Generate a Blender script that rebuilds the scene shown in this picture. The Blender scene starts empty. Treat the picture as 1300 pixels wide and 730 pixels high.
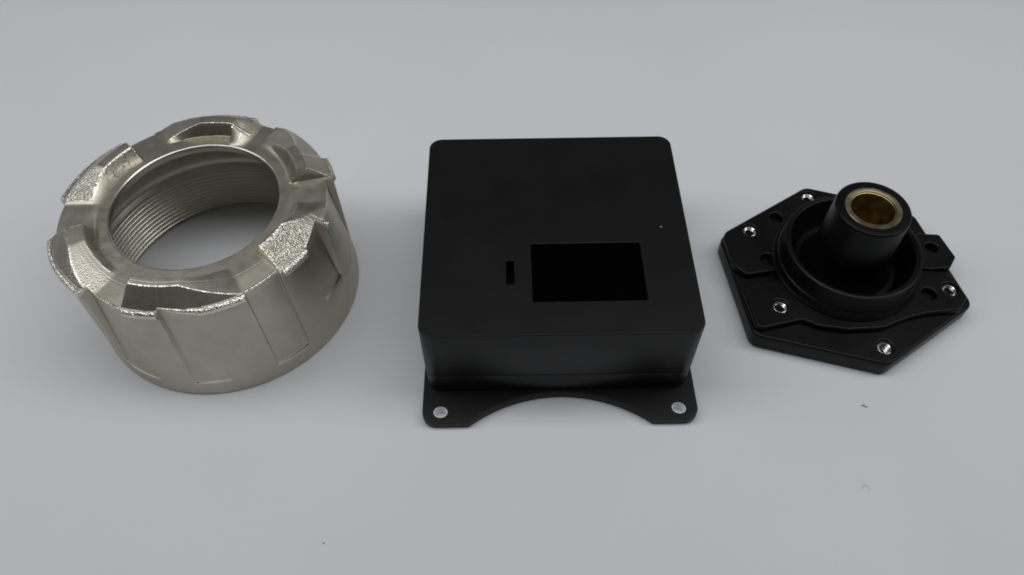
import bpy, bmesh, math, random
import numpy as np
from mathutils import Matrix, Vector
R = math.radians
rng = np.random.default_rng(7)
S = bpy.context.scene
C = S.collection

# ------------------------------------------------------------ camera, world, lamps, exposure
cam_d = bpy.data.cameras.new('camera')
cam = bpy.data.objects.new('camera', cam_d); C.objects.link(cam)
CAM_H, PITCH, ROLL = 0.2673, 0.93518, -0.00881
fw = Vector((0, math.cos(PITCH), -math.sin(PITCH)))
up0 = Vector((0, math.sin(PITCH), math.cos(PITCH))); rt0 = Vector((1, 0, 0))
rt = math.cos(ROLL)*rt0 + math.sin(ROLL)*up0
up = -math.sin(ROLL)*rt0 + math.cos(ROLL)*up0
m = Matrix.Identity(4)
for i in range(3):
    m[i][0], m[i][1], m[i][2] = rt[i], up[i], -fw[i]
m[2][3] = CAM_H
cam.matrix_world = m
cam_d.sensor_width = 36; cam_d.lens = 987.9/1300*36
cam_d.clip_start = 0.01; cam_d.clip_end = 50
S.camera = cam

W = bpy.data.worlds.new('World'); S.world = W; W.use_nodes = True
W.node_tree.nodes['Background'].inputs[0].default_value = (0.93, 0.96, 1.0, 1)
W.node_tree.nodes['Background'].inputs[1].default_value = 0.06

def area(name, loc, target, sx, sy, watts, col):
    d = bpy.data.lights.new(name, 'AREA'); d.shape = 'RECTANGLE'; d.size = sx; d.size_y = sy
    d.energy = watts; d.color = col
    o = bpy.data.objects.new(name, d); C.objects.link(o)
    o.location = loc
    o.rotation_euler = (Vector(target)-Vector(loc)).to_track_quat('-Z', 'Y').to_euler()
    return o
area('ceiling_lamp', (0.05, 0.225, 0.76), (0.05, 0.225, 0), 2.4, 0.32, 6.9, (0.985, 0.99, 1.0))

S.view_settings.view_transform = 'Standard'; S.view_settings.look = 'None'
S.view_settings.exposure = 0; S.view_settings.gamma = 1; S.view_settings.use_curve_mapping = False
S.render.engine = 'CYCLES'
S.cycles.max_bounces = 8; S.cycles.pixel_filter_type = 'BLACKMAN_HARRIS'; S.cycles.filter_width = 1.9

# ------------------------------------------------------------ helpers
def link(name, me, mat=None, parent=None):
    o = bpy.data.objects.new(name, me); C.objects.link(o)
    if mat: o.data.materials.append(mat)
    if parent: o.parent = parent
    return o
def thing(name, label, cat, loc=(0, 0, 0), rz=0):
    o = bpy.data.objects.new(name, None); C.objects.link(o)
    o.empty_display_size = 0.02
    o.location = loc; o.rotation_euler = (0, 0, rz); o['label'] = label; o['category'] = cat
    return o
def smooth(me, on=True):
    me.polygons.foreach_set('use_smooth', np.full(len(me.polygons), on)); me.update()
def sharp(o, deg=35):
    me = o.data; smooth(me)
    me.set_sharp_from_angle(angle=R(deg))
def np_mesh(name, co, quads):
    me = bpy.data.meshes.new(name)
    co = np.ascontiguousarray(co, dtype=np.float32); quads = np.ascontiguousarray(quads, dtype=np.int32)
    me.vertices.add(len(co)); me.vertices.foreach_set('co', co.ravel())
    n = len(quads); k = quads.shape[1]
    me.loops.add(n*k); me.loops.foreach_set('vertex_index', quads.ravel())
    me.polygons.add(n); me.polygons.foreach_set('loop_start', np.arange(0, n*k, k, dtype=np.int32))
    me.polygons.foreach_set('loop_total', np.full(n, k, dtype=np.int32))
    me.update(calc_edges=True); me.validate()
    return me
def lathe(name, prof, mat, parent, n=128, loc=(0, 0, 0), closed=True, deg=35):
    """prof: (r, z) in mm, closed loop"""
    p = np.array(prof, float)/1e3; k = len(p)
    th = np.linspace(0, 2*np.pi, n, endpoint=False)
    co = np.stack([np.outer(np.cos(th), p[:, 0]), np.outer(np.sin(th), p[:, 0]), np.tile(p[:, 1], (n, 1))], -1).reshape(-1, 3)
    q = []
    for i in range(n):
        j = (i+1) % n
        for a in range(k if closed else k-1):
            b = (a+1) % k
            q.append((i*k+a, j*k+a, j*k+b, i*k+b))
    me = np_mesh(name, co, np.array(q))
    bm = bmesh.new(); bm.from_mesh(me); bmesh.ops.recalc_face_normals(bm, faces=bm.faces); bm.to_mesh(me); bm.free()
    o = link(name, me, mat, parent); o.location = loc; sharp(o, deg)
    return o
def round_poly(pts, rad, seg=6):
    """pts in mm, rad one value or one per corner; returns the outline with rounded corners"""
    out = []; n = len(pts)
    for i in range(n):
        r = rad[i] if hasattr(rad, '__len__') else rad
        p = np.array(pts[i], float); a = np.array(pts[i-1], float)-p; b = np.array(pts[(i+1) % n], float)-p
        if r <= 0: out.append(tuple(p)); continue
        a /= np.linalg.norm(a); b /= np.linalg.norm(b)
        half = math.acos(max(-1, min(1, a@b)))/2
        t = r/math.tan(half); c = p+(a+b)/np.linalg.norm(a+b)*r/math.sin(half)
        s, e = p+a*t-c, p+b*t-c
        a0, a1 = math.atan2(s[1], s[0]), math.atan2(e[1], e[0])
        d = (a1-a0+math.pi) % (2*math.pi)-math.pi
        for k in range(seg+1):
            an = a0+d*k/seg
            out.append((c[0]+r*math.cos(an), c[1]+r*math.sin(an)))
    return out
def circle(x, y, r, n=28, ry=None, rot=0):
    ry = ry or r; c, s = math.cos(rot), math.sin(rot); o = []
    for i in range(n):
        a, b = r*math.cos(2*math.pi*i/n), ry*math.sin(2*math.pi*i/n)
        o.append((x+c*a-s*b, y+s*a+c*b))
    return o
def slab(name, outlines, z0, z1, bev, mat, parent, res=2, deg=12):
    """outlines (mm): first the outer one, then the holes; extruded z0..z1 with a small bevel"""
    cu = bpy.data.curves.new(name, 'CURVE'); cu.dimensions = '2D'; cu.fill_mode = 'BOTH'
    for ol in outlines:
        s = cu.splines.new('POLY'); s.points.add(len(ol)-1); s.use_cyclic_u = True
        for p, (x, y) in zip(s.points, ol): p.co = (x/1e3, y/1e3, 0, 1)
    cu.extrude = (z1-z0)/2e3-bev/1e3; cu.bevel_depth = bev/1e3; cu.bevel_resolution = res; cu.offset = -bev/1e3
    t = bpy.data.objects.new('t', cu); C.objects.link(t)
    dg = bpy.context.evaluated_depsgraph_get(); dg.update()
    me = bpy.data.meshes.new_from_object(t.evaluated_get(dg))
    bpy.data.objects.remove(t); bpy.data.curves.remove(cu)
    bm = bmesh.new(); bm.from_mesh(me)
    bmesh.ops.remove_doubles(bm, verts=bm.verts, dist=1e-6)
    for v in bm.verts: v.co.z += (z0+z1)/2e3
    bmesh.ops.recalc_face_normals(bm, faces=bm.faces)
    bm.to_mesh(me); bm.free(); me.name = name
    me.materials.clear()
    o = link(name, me, mat, parent); sharp(o, 24)
    bm = bmesh.new(); bm.from_mesh(me)
    for f in bm.faces:
        if abs(f.normal.z) > 0.9995:
            f.smooth = False
            for e in f.edges: e.smooth = False
    bm.to_mesh(me); bm.free()
    return o

# ------------------------------------------------------------ materials
def mat(name):
    mt = bpy.data.materials.new(name); mt.use_nodes = True
    nt = mt.node_tree; return mt, nt, nt.nodes['Principled BSDF']
def N(nt, typ, **kw):
    n = nt.nodes.new(typ)
    for k, v in kw.items():
        if k in n.inputs: n.inputs[k].default_value = v
        else: setattr(n, k, v)
    return n
def ramp(nt, src, a, b, ca, cb):
    r = nt.nodes.new('ShaderNodeValToRGB'); nt.links.new(src, r.inputs[0])
    r.color_ramp.elements[0].position = a; r.color_ramp.elements[1].position = b
    r.color_ramp.elements[0].color = ca if len(ca) == 4 else (*ca, 1); r.color_ramp.elements[1].color = cb if len(cb) == 4 else (*cb, 1)
    return r.outputs[0]
def maprange(nt, src, a, b, c, d):
    n = nt.nodes.new('ShaderNodeMapRange'); nt.links.new(src, n.inputs[0])
    for i, v in enumerate((a, b, c, d)): n.inputs[i+1].default_value = v
    return n.outputs[0]

def mat_paper():
    mt, nt, b = mat('white_board')
    tc = N(nt, 'ShaderNodeTexCoord')
    n1 = N(nt, 'ShaderNodeTexNoise', Scale=9.0, Detail=3.0); nt.links.new(tc.outputs['Object'], n1.inputs['Vector'])
    c = ramp(nt, n1.outputs[0], 0.3, 0.7, (0.715, 0.724, 0.745), (0.74, 0.749, 0.77))
    nt.links.new(c, b.inputs['Base Color'])
    n2 = N(nt, 'ShaderNodeTexNoise', Scale=1400.0, Detail=2.0); nt.links.new(tc.outputs['Object'], n2.inputs['Vector'])
    bp = N(nt, 'ShaderNodeBump', Strength=0.12, Distance=0.0002); nt.links.new(n2.outputs[0], bp.inputs['Height'])
    nt.links.new(bp.outputs[0], b.inputs['Normal'])
    b.inputs['Roughness'].default_value = 0.55; b.inputs['Specular IOR Level'].default_value = 0.25
    return mt

def mat_nickel():
    mt, nt, b = mat('nickel_plated_casting')
    tc = N(nt, 'ShaderNodeTexCoord')
    ra = N(nt, 'ShaderNodeAttribute', attribute_name='coarse')
    pa = N(nt, 'ShaderNodeAttribute', attribute_name='stain'); glint_attr = N(nt, 'ShaderNodeAttribute', attribute_name='glint')
    b.inputs['Metallic'].default_value = 1.0
    n0 = N(nt, 'ShaderNodeTexNoise', Scale=70.0, Detail=5.0, Roughness=0.6); nt.links.new(tc.outputs['Object'], n0.inputs['Vector'])
    c = ramp(nt, n0.outputs[0], 0.3, 0.72, (0.445, 0.418, 0.345), (0.52, 0.492, 0.41))
    mx = N(nt, 'ShaderNodeMix', data_type='RGBA'); nt.links.new(pa.outputs['Fac'], mx.inputs[0])
    wm = N(nt, 'ShaderNodeMix', data_type='RGBA'); lm = N(nt, 'ShaderNodeMath', operation='MULTIPLY_ADD'); nt.links.new(ra.outputs['Fac'], lm.inputs[0]); lm.inputs[1].default_value = 0.15; nt.links.new(glint_attr.outputs['Fac'], lm.inputs[2]); lm.use_clamp = True; nt.links.new(lm.outputs[0], wm.inputs[0]); nt.links.new(c, wm.inputs[6]); wm.inputs[7].default_value = (0.93, 0.90, 0.82, 1)  # highlights put into the colour: edges, thread and coarse skin lightened
    nt.links.new(wm.outputs[2], mx.inputs[6]); mx.inputs[7].default_value = (0.13, 0.085, 0.055, 1)
    nt.links.new(mx.outputs[2], b.inputs['Base Color'])
    # roughness: satin with blotches, glossier facets on the coarse cast skin
    n1 = N(nt, 'ShaderNodeTexNoise', Scale=230.0, Detail=4.0); nt.links.new(tc.outputs['Object'], n1.inputs['Vector'])
    r1 = maprange(nt, n1.outputs[0], 0.3, 0.7, 0.38, 0.46)
    mr = N(nt, 'ShaderNodeMix', data_type='FLOAT'); mxx = N(nt, 'ShaderNodeMath', operation='MAXIMUM'); nt.links.new(ra.outputs['Fac'], mxx.inputs[0]); nt.links.new(glint_attr.outputs['Fac'], mxx.inputs[1]); nt.links.new(mxx.outputs[0], mr.inputs[0])
    nt.links.new(r1, mr.inputs[2]); mr.inputs[3].default_value = 0.22
    nt.links.new(mr.outputs[0], b.inputs['Roughness'])
    # fine relief everywhere, coarse grain where the skin was not blasted smooth
    f = N(nt, 'ShaderNodeTexNoise', Scale=1500.0, Detail=3.0); nt.links.new(tc.outputs['Object'], f.inputs['Vector'])
    b1 = N(nt, 'ShaderNodeBump', Strength=0.10, Distance=0.0003); nt.links.new(f.outputs[0], b1.inputs['Height'])
    f2 = N(nt, 'ShaderNodeTexNoise', Scale=120.0, Detail=2.0); nt.links.new(tc.outputs['Object'], f2.inputs['Vector'])
    b2 = N(nt, 'ShaderNodeBump', Strength=0.05, Distance=0.0012); nt.links.new(f2.outputs[0], b2.inputs['Height']); nt.links.new(b1.outputs[0], b2.inputs['Normal'])
    v = N(nt, 'ShaderNodeTexVoronoi', Scale=2200.0, feature='SMOOTH_F1', Smoothness=0.3); nt.links.new(tc.outputs['Object'], v.inputs['Vector'])
    mu = N(nt, 'ShaderNodeMath', operation='MULTIPLY'); nt.links.new(v.outputs['Distance'], mu.inputs[0]); nt.links.new(ra.outputs['Fac'], mu.inputs[1])
    b3 = N(nt, 'ShaderNodeBump', Strength=0.75, Distance=0.00028); nt.links.new(mu.outputs[0], b3.inputs['Height']); nt.links.new(b2.outputs[0], b3.inputs['Normal'])
    nt.links.new(b3.outputs[0], b.inputs['Normal'])
    return mt

def mat_black(name, base, rough, spec, grain=900.0, bump=0.05, rvar=0.05):
    mt, nt, b = mat(name)
    tc = N(nt, 'ShaderNodeTexCoord')
    n0 = N(nt, 'ShaderNodeTexNoise', Scale=60.0, Detail=4.0); nt.links.new(tc.outputs['Object'], n0.inputs['Vector'])
    c = ramp(nt, n0.outputs[0], 0.3, 0.7, tuple(0.85*x for x in base), tuple(1.2*x for x in base))
    nt.links.new(c, b.inputs['Base Color'])
    nt.links.new(maprange(nt, n0.outputs[0], 0.3, 0.7, rough-rvar, rough+rvar), b.inputs['Roughness'])
    b.inputs['Specular IOR Level'].default_value = spec
    f = N(nt, 'ShaderNodeTexNoise', Scale=grain, Detail=2.0); nt.links.new(tc.outputs['Object'], f.inputs['Vector'])
    bp = N(nt, 'ShaderNodeBump', Strength=bump, Distance=0.0003); nt.links.new(f.outputs[0], bp.inputs['Height'])
    nt.links.new(bp.outputs[0], b.inputs['Normal'])
    return mt
def mat_metal(name, base, rough, scale=300.0):
    mt, nt, b = mat(name)
    tc = N(nt, 'ShaderNodeTexCoord')
    n0 = N(nt, 'ShaderNodeTexNoise', Scale=scale, Detail=4.0); nt.links.new(tc.outputs['Object'], n0.inputs['Vector'])
    c = ramp(nt, n0.outputs[0], 0.3, 0.7, tuple(0.75*x for x in base), base)
    nt.links.new(c, b.inputs['Base Color']); b.inputs['Metallic'].default_value = 1
    nt.links.new(maprange(nt, n0.outputs[0], 0.3, 0.7, rough*0.8, rough*1.25), b.inputs['Roughness'])
    return mt

M_paper = mat_paper()
M_nickel = mat_nickel()
M_box = mat_black('black_anodised', (0.0042, 0.0042, 0.0046), 0.42, 0.25, grain=1300.0, bump=0.10, rvar=0.012)
M_screen = mat_black('screen_glass', (0.0006, 0.0006, 0.001), 0.25, 0.02, bump=0.0)
M_cavity = mat_black('dark_cavity', (0.001, 0.001, 0.001), 0.6, 0.05, bump=0.0)
M_nylon = mat_black('black_moulded_nylon', (0.003, 0.003, 0.0033), 0.38, 0.19, grain=700.0, bump=0.12)
M_bore_lit = mat_metal('bronze_bore_lit', (0.52, 0.40, 0.19), 0.36)  # bronze lightened inside the bore, extra light put into the colour
M_dull = mat_metal('dull_bronze', (0.31, 0.26, 0.165), 0.42)
M_steel = mat_metal('bright_steel', (0.88, 0.87, 0.85), 0.25)
M_hole_lit = mat_black('lit_board_pale', (0.93, 0.93, 0.94), 0.8, 0.2)  # brightness of the lit board, put into the foot holes as colour
M_speck = mat_black('speck', (0.2, 0.19, 0.17), 0.8, 0.2)

# ------------------------------------------------------------ setting: white board sweeping up at the back
def backdrop():
    prof = [(-1.2, 0.0)]
    for y in np.linspace(-1.0, 0.26, 12): prof.append((y, 0.0))
    rad = 0.13; y0 = 0.288
    for a in np.linspace(0, 66, 36):
        prof.append((y0+rad*math.sin(R(a)), rad*(1-math.cos(R(a)))))
    ye, ze = prof[-1]
    for k in range(1, 3): prof.append((ye+0.012*k, ze+0.027*k))
    xs = np.linspace(-1.6, 1.6, 17); k = len(prof); co = []; q = []
    for x in xs:
        for y, z in prof: co.append((x, y, z))
    for i in range(len(xs)-1):
        for a in range(k-1): q.append((i*k+a, (i+1)*k+a, (i+1)*k+a+1, i*k+a+1))
    me = np_mesh('backdrop', np.array(co), np.array(q)); smooth(me)
    o = link('white_backdrop', me, M_paper); o['kind'] = 'structure'
backdrop()

# ------------------------------------------------------------ 1. nickel plated ring nut
RING = (-0.11887, 0.19982)
def sstep(x): x = np.clip(x, 0, 1); return x*x*(3-2*x)
def sclamp(x, k=0.06):
    """clamp to 0..1 with slightly rounded knees"""
    return 0.5*(np.sqrt(x*x+k*k)-np.sqrt((x-1)**2+k*k)+1)
def vnoise(p, seed=0):
    """cheap value noise on an (n,3) array"""
    pi = np.floor(p).astype(np.int64); f = p-pi; f = f*f*(3-2*f)
    def h(a):
        v = (a[..., 0]*374761393+a[..., 1]*668265263+a[..., 2]*2147483647+seed*974711) & 0x7fffffff
        v = ((v ^ (v >> 13))*1274126177) & 0x7fffffff
        return ((v ^ (v >> 16)) & 0xffff)/65535.0
    r = 0
    for dx in (0, 1):
        for dy in (0, 1):
            for dz in (0, 1):
                w = (f[..., 0] if dx else 1-f[..., 0])*(f[..., 1] if dy else 1-f[..., 1])*(f[..., 2] if dz else 1-f[..., 2])
                r = r+w*h(pi+np.array([dx, dy, dz]))
    return r*2-1

# start angle of the ramp, end angle (clockwise), ramp length, height, crest radius, end draft (degrees)
LUGS = [(180, 138.5, 22, 4.8, 43.0, 1.2), (120, 78.5, 22, 5.2, 43.0, 11.0), (60, 17, 24, 5.6, 43.0, 1.0),
        (0, -40, 22, 5.2, 39.5, 0.9), (-58, -106, 24, 5.4, 42.6, 0.9), (-121, -161, 28, 3.4, 44.5, 2.0)]
RIM = np.array([(-180, 51.5), (-160, 51.8), (-150, 51.8), (-140, 51.2), (-125, 50.4), (-105, 49.8), (-90, 49.3), (-60, 49.8), (-42, 49.6),
       (-26, 49.9), (-11, 50.8), (6, 50.9), (15, 51.4), (28, 51.2), (45, 50.6), (62, 50.0), (80, 49.2), (100, 49.4), (123, 49.2),
       (137, 49.6), (150, 50.6), (165, 51.1), (180, 51.5)])
# recesses of the side: from angle, to angle, floor height, depth at each end
REC = [(-184, -161.5, 12, 2.6, 2.4), (176, 184, 12, 2.6, 2.6), (-126.5, -107, 7, 2.8, 0.25), (-92.3, -76.5, 8, 1.35, 0.2), (-57.6, -41.4, 7.5, 0.95, 1.6),
       (-26.5, -11.5, 20.5, 0.7, 3.6), (-10, 15, 16, 1.2, 2.8), (28, 61.8, 14, 1.6, 2.0), (60.9, 73, 14, 3.4, 3.4),
       (106, 123.9, 14, 2.2, 2.6), (122.9, 137.8, 14, 3.6, 4.0)]
# smooth hollows of the top face: angle, radius, half sizes along the angle (deg) and the radius (mm), depth, tilt (mm per deg)
HOLLOW = [(-160, 36.4, 15, 1.5, 0.9, 0.02), (-4, 42.5, 3.2, 3.6, 0.55, 0.0), (150, 36.5, 9, 2.0, 0.35, 0), (40, 36.8, 10, 1.2, 0.4, 0), (75, 39, 3, 3, 0.5, 0)]

def wrap(a): return (a+180) % 360-180
def rec_depth(th):
    d = np.zeros_like(th); zb = np.full_like(th, 10.0); bf = np.full_like(th, 0.42)
    for a, b, z, da, db in REC:
        w = np.minimum(sclamp((th-a)/0.4, 0.05), sclamp((b-th)/0.4, 0.05))
        dd = w*(da+(db-da)*np.clip((th-a)/(b-a), 0, 1))
        bf = np.where((th > a-0.3) & (th < b+0.3), 0.08 if a in (-10, 28, 61) else (0.2 if a == -126.5 else (0.24 if a == -26.5 else 0.38)), bf)
        zb = np.where((th > a-0.3) & (th < b+0.3), z, zb); d = np.maximum(d, dd)
    return d, zb, bf
def ring_nut():
    T = 1800
    th = np.linspace(-180, 180, T, endpoint=False); thr = np.radians(th)
    rland = np.interp(th, RIM[:, 0], RIM[:, 1]); dep, zb, bf = rec_depth(th)
    rim = rland-dep
    zr = 50.4
    land = np.clip(1-dep/1.2, 0, 1)
    inlug = np.zeros(T, int)-1
    for i, (a0, a1, *_r) in enumerate(LUGS): inlug[((th <= a0) & (th >= a1))] = i
    chw = 0.35+1.15*land*(inlug >= 0)          # width of the rough ledge on the raised lands
    # ---- columns: bore (bottom to lip), top, ledge, side, bottom face
    cols = []   # each (r[T], z[T], tag)
    pitch = 2.2
    zt = np.arange(2.0, 24.01, pitch/12)
    cols.append((np.full(T, 48.0), np.zeros(T), 'thread')); cols.append((np.full(T, 48.0), np.full(T, 0.6), 'thread')); cols.append((np.full(T, 47.2), np.full(T, 1.6), 'thread'))
    for z in zt:
        ph = (z/pitch-th/360.0) % 1.0
        tri = np.abs(ph*2-1)
        env = min(1, (z-1.5)/1.5, (24.5-z)/1.5)
        cols.append((47.2-1.7*np.clip(tri*1.25-0.1, 0, 1)*env, np.full(T, z), 'thread'))
    for r, z in [(45.5, 24.4), (45.6, 24.8), (46.9, 26.1), (47.2, 26.8), (47.3, 28.6), (47.0, 30), (44.0, 35.2), (41.0, 39.4), (37.6, 43.4), (34.0, 46.6), (32.0, 47.7), (31.3, 48.3), (31.15, 49.2), (31.15, 50.6), (31.25, 51.05), (31.5, 51.3)]:
        cols.append((np.full(T, r), np.full(T, z), 'bore'))
    us = np.concatenate([np.linspace(0.0, 0.27, 22, endpoint=False), np.linspace(0.27, 0.47, 36, endpoint=False), np.linspace(0.47, 1.0, 66)])
    toprc = []
    PITS = {}
    for i, n, rc_, rs_, lo, hi in ((0, 46, 37.0, 1.6, 16, 44), (1, 34, 36.3, 0.7, 8, 42), (5, 40, 36.0, 1.3, 6, 42), (2, 10, 36.6, 1.2, 8, 38), (4, 16, 36.5, 3.0, 0, 48)):
        a0 = LUGS[i][0]
        PITS[i] = [(a0-rng.uniform(lo, hi), rng.normal(rc_, rs_), rng.uniform(0.14, 0.34)*(0.6 if i in (2, 4) else 1)) for _ in range(n)]
    for u in us:
        r = 31.8+u*(rim-31.8)
        z = np.where(r < 41, 51.4, 51.4-(r-41)*0.05)
        z = np.minimum(z, 51.4-0.04)+0.04*(r < 41)
        glint_top = np.zeros(T); coarse = np.zeros(T); stain = np.zeros(T); li = np.zeros(T, int)-1
        for i, (a0, a1, rl, h, rc, te) in enumerate(LUGS):
            t = wrap(a0-th); L = a0-a1
            on = (t > -1) & (t < L+te+0.5)
            A = sclamp(t/rl, 0.025)*sclamp((L+te-t)/te, 0.06)
            r0, r1 = [(33.6, 39.2), (36.9, 39.0), (35.0, 39.2), (36.9, 39.0), (36.2, 39.1), (36.8, 39.0)][i]
            Wl = sclamp((r-r0)/(r1-r0), 0.05)
            if i in (0, 2): Wl = np.clip(Wl, 0, 1.05)**1.8
            if i == 1: Wl = np.where(t > L, sclamp((r-32.4)/(37.6-32.4), 0.08), Wl)
            zb0 = 51.4-np.maximum(r-41, 0)*0.05
            slope = (h+51.4-zr)/(rland+0.2-rc)
            out = zr+slope*(rland+0.2-r)-zb0
            q = h*A*Wl; add = 0.5*(q+out-np.sqrt((q-out)**2+0.03)); add = np.maximum(add, 0)*(out > 0)
            z = z+np.where(on, add, 0)
            cr = np.exp(-((q-out)/0.30)**2)*np.clip((q-0.7)/0.6, 0, 1)*on*(out > 0)
            glint_top = np.maximum(glint_top, cr*(0.9 if i in (3, 4, 5) else 0.5)); coarse = np.maximum(coarse, 0.45*cr*(i in (3, 4, 5)))  # bright crest lines painted in
            li = np.where((t > 0) & (t < L+te*0.5) & (r > 36.9), i, li)
            ed = np.exp(-((r-39.0)/0.4)**2)*(A > 0.12)*on*(0.65 if i in (0, 1, 3) else 0.3)
            coarse = np.maximum(coarse, ed); glint_top = np.maximum(glint_top, np.clip(ed*1.4, 0, 0.9))
            f = sstep((r-38.6)/0.5)
            if i == 0: g = 0.9*f*(1-sstep((t-17)/8))*sstep(t/3)
            elif i == 3: g = sstep((r-38.2)/1.5)*sstep((t-7)/14)*(t < L+te)
            elif i == 5: g = 0.38*sstep((r-39.5)/3)*(1-sstep((t-18)/14))*(t > 0)
            elif i == 4: g = 0.28*sstep((r-42)/1)*sstep((t-22)/16)*(t < L+te)
            else: g = 0*r
            coarse = np.maximum(coarse, g*on)
            # burnt specks and brown stain at the foot of the inner wall
            foot = np.exp(-((r-36.2)/1.7)**2)*on*sstep((t-6)/8)*(1-sstep((t-L+1)/4))
            sp = np.zeros(T)
            if i in PITS:
                for pa, pr, ps in PITS[i]:
                    dd = ((wrap(th-pa)*0.01745*r)**2+(r-pr)**2)/ps**2
                    sp = np.maximum(sp, np.exp(-dd*dd))
            if i == 0: foot = np.maximum(foot, 0.75*np.exp(-((r-36.8)/2.4)**2)*on*sstep((t-14)/10)*(1-sstep((t-L+1)/3)))
            stain = np.maximum(stain, np.minimum(1, foot*(0.5 if i == 0 else 0.25)+0.65*sp)*(0.0 if i in (2, 3, 4) else 1.0))
            z = z-sp*0.05
        for a, rr, da, dr, dd, tl in HOLLOW:
            ta = wrap(th-a); e = (ta/da)**2+((r-rr-tl*ta)/dr)**2
            z = z-dd*np.exp(-e*1.1)
        toprc.append((r, z, li, coarse, stain, glint_top))
        cols.append((r, z, 'top'))
    ztop = cols[-1][1]
    # ledge and side
    for ph in (18, 40, 62):
        cols.append((rim+chw*math.sin(R(ph)), ztop-0.9*chw*(1-math.cos(R(ph))), 'ledge'))
    cols.append((rim+chw, ztop-1.15*chw, 'ledge'))
    cols.append((rim+chw*0.92, ztop-1.3*chw-0.7, 'ledge'))
    zs = np.concatenate([np.linspace(46.8, 18.6, 26), np.linspace(18, 5, 40), np.linspace(4.4, 1.0, 5)])
    for z in zs:
        base = np.where(z > 8, 52.5+(rland+0.35-52.5)*np.clip((z-8)/(48-8), 0, 1), 52.5+0.5*min(1, (8-z)/7))
        prof = sclamp((z-zb)/0.55, 0.12)*(bf+(1-bf)*np.clip((z-zb)/(47-zb), 0, 1))
        cols.append((base-dep*prof, np.full(T, z), 'side'))
    cols.append((np.full(T, 52.95), np.full(T, 0.4), 'side')); cols.append((np.full(T, 52.5), np.zeros(T), 'side'))
    K = len(cols)
    r = np.array([c[0] for c in cols]); z = np.array([c[1] for c in cols]); tags = [c[2] for c in cols]
    coarse = np.zeros((K, T)); stain = np.zeros((K, T)); glint = np.zeros((K, T)); li = np.zeros((K, T), int)-1
    i0 = tags.index('top')
    for j, (_r, _z, l_, c_, s_, p_) in enumerate(toprc): li[i0+j] = l_; coarse[i0+j] = c_; stain[i0+j] = s_; glint[i0+j] = p_
    for k in range(tags.index('side'), K-2):
        zk = z[k]; near = np.exp(-((zk-zb-0.2)/0.45)**2)*np.clip(dep/0.8, 0, 1)
        glint[k] = np.maximum(glint[k], 0.9*near*(bf > 0.1))  # painted glint along the recess floors
    # highlights painted on convex edges: lighter, glossier metal
    l0 = tags.index('ledge')
    ib0 = tags.index('bore'); zt_ = z[i0:l0+1]; pad = 4
    zz = np.concatenate([zt_[:, -pad:], zt_, zt_[:, :pad]], 1)
    bl = sum(zz[:, pad+o:pad+o+T] for o in (-4, -3, -2, -1, 0, 1, 2, 3, 4))/9
    zp = np.concatenate([np.repeat(zt_[:1], pad, 0), zt_, np.repeat(zt_[-1:], pad, 0)], 0)
    bl2 = sum(zp[pad+o:pad+o+len(zt_)] for o in (-3, -2, -1, 0, 1, 2, 3))/7
    edge = np.clip((np.maximum(zt_-bl, zt_-bl2)-0.045)/0.11, 0, 1); edge[:4] = 0; edge[-4:] = 0
    glint[i0:l0+1] = np.maximum(glint[i0:l0+1], edge); glint[:ib0] = 0.3; coarse[i0:l0+1] = np.maximum(coarse[i0:l0+1], 0.35*edge)
    ib = tags.index('bore'); glint[ib+1:ib+3] = 0.15; glint[i0-3:i0] = 0.6  # chamfer above the thread and hole lip get painted highlights too
    for j in range(5):
        glint[l0+j] = np.maximum(glint[l0+j], 0.6 if j < 4 else 0); coarse[l0+j] = np.where(inlug >= 0, 0.35+0.65*land, np.where(((th > -59) & (th < -40)) | ((th > -124) & (th < -105)), 0.8, 0.35)); li[l0+j] = np.where((inlug >= 0), inlug, -1)
    coarse[l0-1] = np.maximum(coarse[l0-1], coarse[l0]*0.8); coarse[l0-2] = np.maximum(coarse[l0-2], coarse[l0]*0.4)
    X = r*np.cos(thr); Y = r*np.sin(thr)
    P = np.stack([X, Y, z], -1)
    # as-cast unevenness: gentle everywhere, coarse where the skin is coarse
    n1 = vnoise(P*0.16, 1); n2 = vnoise(P*1.25, 2)
    amp = np.where(np.array([t in ('thread', 'bore') for t in tags])[:, None], 0.0, 0.035)*n1+0.04*coarse*n2
    X = X+amp*np.cos(thr)*0.5; Y = Y+amp*np.sin(thr)*0.5
    z2 = z+np.where(np.array([t in ('top', 'ledge') for t in tags])[:, None], amp, 0)
    co = np.stack([X, Y, z2], -1).reshape(-1, 3)/1e3
    jj = np.arange(T); jn = (jj+1) % T
    quads = []; grp = []
    gid = {'thread': 10, 'bore': 0, 'top': 0, 'ledge': 0, 'side': 0}
    for k in range(K):
        kn = (k+1) % K
        quads.append(np.stack([k*T+jj, k*T+jn, kn*T+jn, kn*T+jj], -1))
        g = np.full(T, gid[tags[k]])
        if tags[k] in ('top', 'ledge') and tags[kn] in ('top', 'ledge'):
            g = np.where(li[k] >= 0, li[k]+1, g)
        if k == K-1: g[:] = 0
        grp.append(g)
    quads = np.concatenate(quads)[:, ::-1]; grp = np.concatenate(grp)
    root = thing('ring_nut', 'nickel-plated metal ring with raised wedge lugs and an internal thread, left of the black box', 'ring nut', (RING[0], RING[1], 0))
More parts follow.
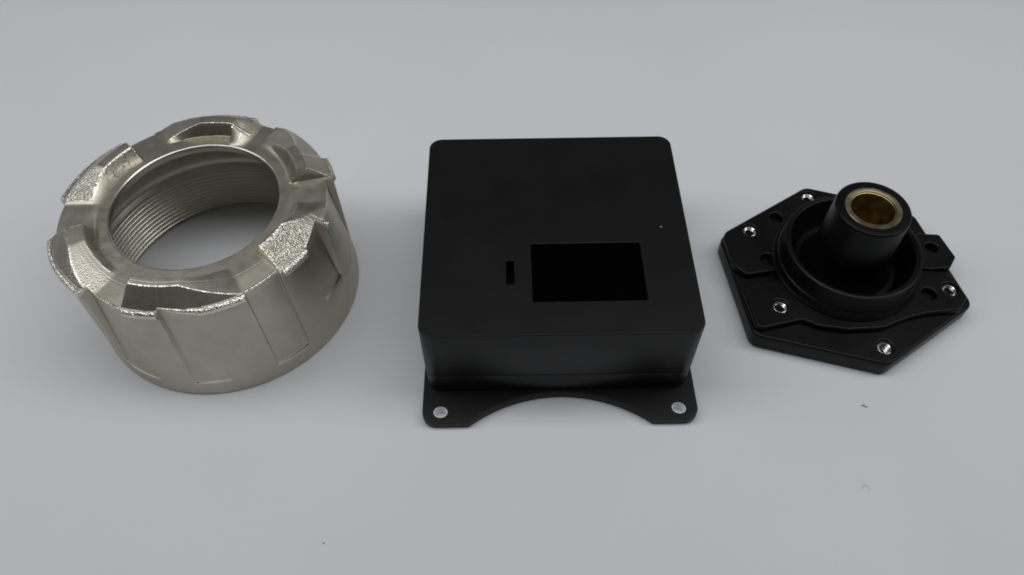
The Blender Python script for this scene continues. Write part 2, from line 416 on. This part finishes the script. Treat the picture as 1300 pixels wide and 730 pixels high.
    def sub(name, sel):
        q = quads[sel]; ids, inv = np.unique(q, return_inverse=True)
        me = np_mesh(name, co[ids], inv.reshape(q.shape))
        for an, arr in (('coarse', coarse), ('stain', stain), ('glint', glint)):
            at = me.attributes.new(an, 'FLOAT', 'POINT'); at.data.foreach_set('value', arr.reshape(-1)[ids].astype(np.float32))
        o = link(name, me, M_nickel, root); smooth(me)
        if name != 'internal_thread': me.set_sharp_from_angle(angle=R(32))
        return o
    sub('ring_body', grp == 0)
    sub('internal_thread', grp == 10)
    for i in range(6): sub('lug', grp == i+1)
ring_nut()

# ------------------------------------------------------------ 2. black box
def black_box():
    root = thing('enclosure', 'square black box with a display window, between the metal ring and the hexagonal flange', 'box',
                 (0.01677, 0.19438, 0), 0.00915)
    w, d = 50.0, 49.1; ins = 0.0
    sq = round_poly([(-w, -d), (w, -d), (w, d), (-w, d)], 5.2, 10)
    win = [(-9.7, -34.9), (31.1, -34.9), (31.1, -8.4), (-9.7, -8.4)]
    slot = round_poly([(-19.0, -27.0), (-16.2, -27.0), (-16.2, -16.2), (-19.0, -16.2)], 0.4, 3)
    lid = slab('lid', [sq, round_poly(win, 0.4, 3)[::-1], slot[::-1]], 15.75, 42.64, 0.35, M_box, root, 3)
    sqb = round_poly([(-w+.15, -d+.15), (w-.15, -d+.15), (w-.15, d-.15), (-w+.15, d-.15)], 5.2, 10)
    slab('base', [sqb], 3.9, 15.4, 0.3, M_box, root, 2)
    sc = slab('screen', [[(-9.6, -34.8), (31.0, -34.8), (31.0, -8.5), (-9.6, -8.5)]], 40.0, 41.9, 0.05, M_screen, root, 1)
    slab('slot_floor', [round_poly([(-18.9, -26.9), (-16.3, -26.9), (-16.3, -16.3), (-18.9, -16.3)], 0.7, 4)], 34.0, 36.0, 0.05, M_cavity, root, 1)
    # mounting plate with its arched notch
    Rn, cy = 55.6, -50.2-55.6
    arc = []
    a_end = math.asin(34.6/Rn)
    for k in range(37):
        a = -a_end+2*a_end*k/36
        arc.append((0.6+Rn*math.sin(a), cy+Rn*math.cos(a)))
    left = round_poly([(-51.2, 40), (-51.5, -62.3), (-36.5, -62.3), arc[0], (0, 0)], [0, 5.0, 1.5, 0, 0], 8)
    right = round_poly([(0, 0), arc[-1], (37.3, -62.3), (52.4, -62.3), (51.6, 40)], [0, 0, 1.5, 5.0, 0], 8)
    outl = left[:-2]+arc+right[2:]
    outl += [(51.4, 48.6), (-51.0, 48.6)]
    for hx, hy, rt_ in ((-44.6, -57.8, 0), (45.2, -57.6, -0.25)):
        o = lathe('lit_board_liner', [(2.62, 0.3), (2.62, 4.0), (2.4, 4.05), (2.25, 0.3)], M_hole_lit, root, 40, (hx/1e3, hy/1e3, 0))  # added pale liner, stands in for lit board under the hole
        o.scale = (1, 0.86, 1); o.rotation_euler = (0, 0, rt_)
    slab('mounting_plate', [outl, circle(-44.6, -57.8, 2.65, 28, 2.28)[::-1], circle(45.2, -57.6, 2.65, 28, 2.28, -0.25)[::-1]], 0.0, 4.2, 0.35, M_box, root, 2)
black_box()

# ------------------------------------------------------------ 3. black moulded hexagonal flange with a bronze bush
def flange():
    cx, cy = 138.7, 200.3
    root = thing('hexagonal_flange', 'black moulded hexagonal flange with a hollow bronze-lined spigot, right of the square box', 'flange', (cx/1e3, cy/1e3, 0))
    L = lambda pts: [(x-cx, y-cy) for x, y in pts]
    scr = {'A': (-6.0, 37.5), 'B': (-35.6, 18.5), 'C': (-30.8, -21.4), 'D': (7.0, -39.4), 'E': (40.0, -13.6), 'F': (32, 28)}
    hexo = L([(132.6, 244.6), (90.2, 217), (95.4, 166.8), (144.8, 152.4), (187.0, 180.4), (178.4, 229.8)])
    dark = {'h1': (-23.0, 25.2), 'h2': (-31.0, 2.2), 'h3': (30.5, -16.2), 'h4': (38.9, 7.2)}
    hx = round_poly(hexo, [5, 5, 4.5, 4.5, 5, 5], 8)
    hole = lambda p, r: circle(p[0], p[1], r)[::-1]
    slab('base_plate', [hx, hole(scr['D'], 3.0), hole(scr['F'], 3.0)], 0.6, 8.2, 0.9, M_nylon, root, 3)
    slab('bottom_plate', [round_poly([(x*0.985, y*0.985) for x, y in hexo], [5, 5, 4.5, 4.5, 5, 5], 8)], 0, 2.5, 0.4, M_nylon, root, 2)
    p1 = [(-6.1, 43.5), (-47.8, 16.8), (-46.2, -1.0), (-41.5, -5.8), (-28, -3.6), (-12, 0), (8, 28), (13, 37.4)]
    slab('raised_pad', [round_poly(p1, [5, 5, 4, 2, 1, 1, 2, 3], 7), hole(scr['A'], 3.0), hole(scr['B'], 3.0), hole(dark['h1'], 2.9), hole(dark['h2'], 3.0)], 7.9, 11.2, 0.8, M_nylon, root, 3)
    p2 = [(-44.6, -12.6), (-42.2, -32.6), (-23.5, -28.2), (-17.5, -31.3), (-6.3, -33.2), (7.7, -32.4), (18.5, -27.8), (27, -25.6), (40.5, -24.2), (45.6, -18.0), (42.0, -4.6), (22, -3), (0, -6), (-20, -7.5), (-28.9, -8.2)]
    slab('raised_pad', [round_poly(p2, [2, 3, 3, 3, 8, 8, 5, 5, 3, 3, 2, 1, 1, 1, 1], 7), hole(scr['C'], 3.0), hole(scr['E'], 3.0), hole(dark['h3'], 2.9)], 7.95, 10.9, 0.8, M_nylon, root, 3)
    tab = [(27, 9), (35.5, 15.4), (44.6, 14.8), (47.4, 2.2), (43.2, -3.4), (34.7, -4.3), (26, -2)]
    slab('side_tab', [round_poly(tab, [2, 2, 1.6, 1.2, 1.6, 2, 2], 6), hole(dark['h4'], 2.6)], 2.0, 11.7, 0.7, M_nylon, root, 3)
    hub = [(29.6, 8.0), (29.6, 11.6), (28.9, 12.2), (28.5, 13.4), (28.2, 14.6), (27.6, 15.0), (27.3, 15.6), (27.2, 22.0), (27.0, 22.7), (26.5, 23.0), (25.3, 23.0),
           (24.8, 22.7), (24.4, 22.0), (22.6, 16), (21.4, 12.8), (20.3, 10.8), (19.5, 10.4), (12, 10.4), (12, 8.0)]
    lathe('hub', hub, M_nylon, root, 160)
    spig = [(20.6, 10.3), (18.4, 11.0), (16.6, 13.4), (15.6, 16.5), (15.0, 19), (14.7, 23), (14.3, 43.8), (14.15, 44.6), (13.8, 45.0), (13.4, 45.1), (10.9, 45.1), (10.7, 44.9), (10.7, 12.9)]
    lathe('spigot', spig, M_nylon, root, 128)
    bush = [(10.68, 14), (10.68, 45.0), (10.4, 45.25), (9.1, 45.25), (8.6, 45.0), (8.55, 44.6), (8.55, 14)]
    lathe('bush', bush, M_dull, root, 96)
    lathe('bush_bore_lit', [(8.53, 14), (8.53, 44.5), (8.25, 44.4), (8.2, 44.2), (8.2, 14)], M_bore_lit, root, 96)  # bore wall of the same bush, split off for the lightened bronze
    lathe('bore_floor', [(10.6, 13.0), (10.6, 13.9), (0.01, 13.9), (0.01, 13.0)], M_bore_lit, root, 32)
    # threaded inserts sunk in the fixing holes
    ztop = {'A': 11.0, 'B': 11.0, 'C': 10.7, 'D': 8.0, 'E': 10.7, 'F': 8.0}
    base_me = None
    for k in scr:
        if base_me is None:
            pr = [(2.85, -5.0), (2.85, -0.15), (2.5, 0.0)]
            for q in range(8): pr += [(2.1, -0.25-0.58*q), (2.65, -0.54-0.58*q)]
            pr += [(2.3, -5.0)]
            o = lathe('threaded_insert', pr, M_steel, root, 40, deg=20); base_me = o
        else:
            o = base_me.copy(); C.objects.link(o); o.parent = root
        o.location = (scr[k][0]/1e3, scr[k][1]/1e3, ztop[k]/1e3-0.0009)
flange()

# ------------------------------------------------------------ specks on the board
def lint(name, label, cat, x, y, pts, w):
    bm = bmesh.new(); vs = []
    for i, (a, b) in enumerate(pts):
        for s in (-1, 1):
            vs.append([bm.verts.new((a/1e3, b/1e3+s*w/2e3, z)) for z in (0.0001, 0.0001+w/2e3)])
    for i in range(len(pts)-1):
        l, r_ = vs[2*i], vs[2*i+1]; l2, r2 = vs[2*i+2], vs[2*i+3]
        bm.faces.new((l[1], l2[1], r2[1], r_[1])); bm.faces.new((l[0], l2[0], l2[1], l[1])); bm.faces.new((r_[0], r_[1], r2[1], r2[0]))
    me = bpy.data.meshes.new(name); bm.to_mesh(me); bm.free()
    o = link(name, me, M_speck); o.location = (x, y, 0); o['label'] = label; o['category'] = cat
    return o

SP = [('speck', 'dark brown speck on the white board in front of the hexagonal flange', 'speck', 0.1343, 0.1392, [(-0.9, 0.2), (-0.3, 0.4), (0.5, -0.2), (1.0, -0.3)], 0.45),
      ('speck', 'tiny dark dot on the white board near its front edge, below the metal ring', 'speck', -0.0655, 0.0885, [(-0.3, 0), (0.0, 0.1), (0.3, 0)], 0.35),
      ('lint', 'fine curled lint fibre lying on the white board at the lower right', 'lint', 0.126, 0.1068, [(-1.4, -0.6), (-0.9, 0.6), (0, 1.0), (0.8, 0.4), (1.3, -0.5)], 0.09)]
for a in SP: lint(*a)

M_dust = mat_black('pale_dust', (0.3, 0.3, 0.3), 0.9, 0.2, bump=0.0)
o = lint('dust_speck', 'tiny pale dust speck on the black box lid above the right end of the window', 'speck', 0.0568, 0.1935, [(-0.4, 0), (0, 0.15), (0.4, 0)], 0.45)
o.location.z = 0.04266; o.data.materials[0] = M_dust
